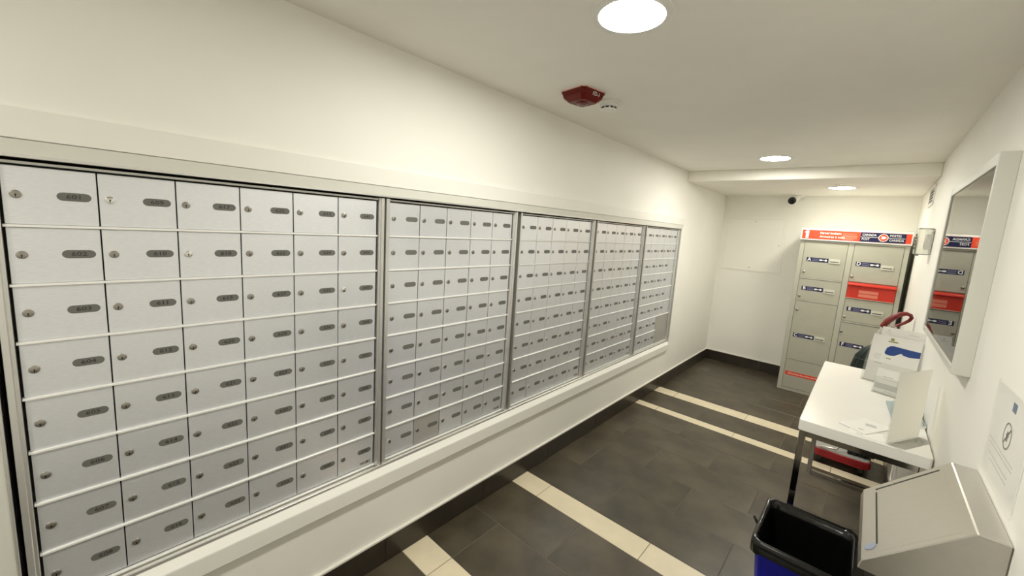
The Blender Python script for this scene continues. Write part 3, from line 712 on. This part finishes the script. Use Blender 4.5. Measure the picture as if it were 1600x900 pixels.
# small holder with a card
h0, h1 = Vector((1.516, 2.826)), Vector((1.621, 2.791)); dv = h1-h0; ang = math.atan2(dv.y, dv.x); Lh = dv.length
sm = thing('card_holder', 'small clear acrylic card holder before the brochure holder', 'card holder', (h0.x, h0.y, TZ), (0, 0, ang))
obj('front_panel', leansheet(0, Lh, 0, 0.085, 0.0, 0.002).mesh('front_panel', M_ACRYL), sm)
obj('back_panel', leansheet(0, Lh, 0, 0.110, 0.022, 0.002).mesh('back_panel', M_ACRYL), sm)
obj('base', MB().box((0, 0, 0), (Lh, 0.05, 0.003)).mesh('base', M_ACRYL), sm)
cd = thing('info_card', 'white printed card in the small acrylic holder', 'card', (h0.x, h0.y, TZ), (0, 0, ang))
obj('card', leansheet(0.003, Lh-0.003, 0.003, 0.125, 0.012, 0.003).mesh('card', M_PAPER), cd)
pr = MB(); lines_on(pr, 0.0114, [(0.03, 0.07, 0.085, 0.089), (0.03, 0.09, 0.072, 0.074), (0.006, Lh-0.008, 0.022, 0.050), (0.05, 0.056, 0.009, 0.015), (0.06, 0.09, 0.010, 0.013)]); obj('print', pr.mesh('print', M_PAPERG), cd)

# booklets, envelope, sheet
def booklet(label, x, y_, z, rz, w, d, th, m_):
    t = thing('booklet', label, 'booklet', (x, y_, z), (0, 0, rz), 'booklets on the table')
    obj('pages', MB().box((-w/2+0.001, -d/2+0.001, 0.0008), (w/2-0.001, d/2-0.001, th-0.0008)).mesh('pages', M_PAPER), t)
    obj('cover', MB().box((-w/2, -d/2, 0), (w/2, d/2, 0.0008)).box((-w/2, -d/2, th-0.0008), (w/2, d/2, th)).box((-w/2, -d/2, 0.0008), (-w/2+0.001, d/2, th-0.0008)).mesh('cover', m_), t)
    ln = MB()
    for k_ in range(5): ln.box((-w*0.32, d*0.30-k_*0.028, th), (w*0.30, d*0.30-k_*0.028+0.008, th+0.0004))
    obj('print', ln.mesh('print', M_PAPERG), t)
booklet('lower pale blue-grey booklet lying behind the sign holder', 1.636, 2.560, TZ, 0.06, 0.108, 0.262, 0.010, M_BLUEP)
booklet('upper pale blue-grey booklet lying behind the sign holder', 1.640, 2.556, TZ+0.0106, -0.03, 0.100, 0.246, 0.008, M_BLUEP)
def flat(name, label, cat, pts, z, th, mprint, m2=None):
    c_ = Vector((sum(p[0] for p in pts)/4, sum(p[1] for p in pts)/4))
    t = thing(name, label, cat, (c_.x, c_.y, z))
    loc = [(p[0]-c_.x, p[1]-c_.y) for p in pts]
    obj('sheet', MB().prism(loc, XY, 0, th).mesh('sheet', M_PAPER), t)
    if m2: obj('postmark', m2.mesh('postmark', M_PAPERG), t)
    if mprint: obj('print', mprint.mesh('print', M_PAPERG), t)
flat('envelope', 'white envelope lying askew near the front edge of the table', 'envelope', [(1.416, 2.196), (1.504, 2.146), (1.590, 2.300), (1.502, 2.350)], TZ+0.0012, 0.003,
     MB().box((0.0, 0.0, 0.003), (0.035, 0.03, 0.0033)), MB().box((-0.022, -0.066, 0.003), (-0.006, -0.055, 0.0033)))
flat('paper_slip', 'white paper slip partly under the envelope', 'paper', [(1.452, 2.122), (1.562, 2.118), (1.558, 2.205), (1.455, 2.205)], TZ+0.0002, 0.0008,
     MB().box((-0.03, -0.028, 0.0008), (-0.01, -0.022, 0.0011)))

# ------------------------------------------------------------------ folded cart behind the table
ct = thing('platform_cart', 'red and grey folding cart with a red loop handle behind the table', 'cart', (1.455, 3.66, 0))
def cx(x, y_, z): return (x-1.455, y_-3.66, z)
dk = MB().prism(rrect(0.150, 0.165, 0.04), XY, 0.088, 0.104); obj('deck', dk.mesh('deck', M_CARTGREY, 0.003), ct)
rim = loft([(0.150, 0.168, 0.04, 0.046), (0.160, 0.176, 0.045, 0.058), (0.156, 0.172, 0.043, 0.096), (0.150, 0.166, 0.04, 0.098)], True, True); obj('chassis', rim.mesh('chassis', M_CARTRED, smooth=True), ct)
for xs, ys in ((-1, -1), (1, -1), (-1, 1), (1, 1)):
    wh = obj('wheel', MB().lathe([(0.012, -0.016), (0.032, -0.014), (0.036, -0.009), (0.036, 0.009), (0.032, 0.014), (0.012, 0.016)], 20, ax='x').mesh('wheel', M_RUBBER, smooth=True), ct, (xs*0.115, ys*0.135, 0.036))
    obj('hub', MB().lathe([(0.013, -0.018), (0.013, 0.018)], 14, ax='x').mesh('hub', M_TUBE), wh)
obj('guard_bar', MB().tube([(-0.135, -0.150, 0.10), (-0.10, -0.158, 0.118), (-0.03, -0.150, 0.118), (0.0, -0.11, 0.17), (0.02, -0.08, 0.19)], 0.007, 8).mesh('guard_bar', M_TUBE, smooth=True), ct)
obj('latch_block', MB().box((0.03, -0.12, 0.104), (0.08, -0.08, 0.140)).mesh('latch_block', M_RUBBER, 0.003), ct)
for dx, dy in ((0, 0), (0.085, 0.03)):
    pts = [cx(1.445+dx, 3.76+dy, 0.10), cx(1.46+dx, 3.77+dy, 0.4), cx(1.482+dx, 3.78+dy, 0.68), cx(1.500+dx, 3.79+dy, 0.80), cx(1.530+dx, 3.80+dy, 0.91), cx(1.556+dx*0.6, 3.80+dy, 0.985)]
    obj('upright', MB().tube(pts, 0.0125, 10).mesh('upright', M_TUBE, smooth=True), ct)
# loop handle
hp = [(1.548, 3.80, 0.982), (1.566, 3.80, 1.018), (1.594, 3.80, 1.054), (1.624, 3.80, 1.078), (1.652, 3.81, 1.086), (1.674, 3.82, 1.078), (1.682, 3.83, 1.060), (1.674, 3.84, 1.040), (1.655, 3.84, 1.020), (1.630, 3.84, 1.000), (1.606, 3.84, 0.978), (1.590, 3.83, 0.962), (1.566, 3.81, 0.962)]
rad = [0.019, 0.019, 0.018, 0.016, 0.013, 0.0115, 0.011, 0.0105, 0.010, 0.010, 0.0105, 0.013, 0.016]
o = obj('handle', MB().tube([cx(*p) for p in hp], rad, 12, closed=True).mesh('handle', M_HANDLE, smooth=True), ct); o['label'] = 'dark red loop handle'

# dark green bundle standing on the cart
gb = thing('cloth_bundle', 'dark green ribbed cloth bundle standing on the cart behind the table', 'bundle', (1.52, 3.62, 0.1045))
mb = MB(); n = 56; lv = [(0.00, 0.066, 0.090, 0.040), (0.10, 0.074, 0.098, 0.035), (0.30, 0.070, 0.090, 0.01), (0.50, 0.066, 0.080, -0.02), (0.60, 0.066, 0.075, -0.035), (0.68, 0.058, 0.07, -0.028), (0.735, 0.040, 0.055, -0.012), (0.765, 0.018, 0.03, 0.0)]
for k_, (z, rx, ry, ox) in enumerate(lv):
    for i in range(n):
        a = 2*math.pi*i/n; rib = 1+0.07*(1 if i % 4 < 2 else -1)
        mb.v.append((ox+rx*rib*math.cos(a), ry*rib*math.sin(a)*0.8, z))
for k_ in range(len(lv)-1):
    for i in range(n): mb.f.append([k_*n+i, k_*n+(i+1) % n, (k_+1)*n+(i+1) % n, (k_+1)*n+i]); mb.m.append(0)
mb.f.append(list(range(n))[::-1]); mb.m.append(0); L = (len(lv)-1)*n; mb.f.append(list(range(L, L+n))); mb.m.append(0)
obj('cloth', mb.mesh('cloth', M_GREEN, smooth=True, ang=60), gb)
obj('tie', MB().tube([(-0.028+0.062*math.cos(2*math.pi*i/20), 0.060*math.sin(2*math.pi*i/20), 0.66) for i in range(20)], 0.005, 6, closed=True).mesh('tie', M_RUBBER, smooth=True), gb)
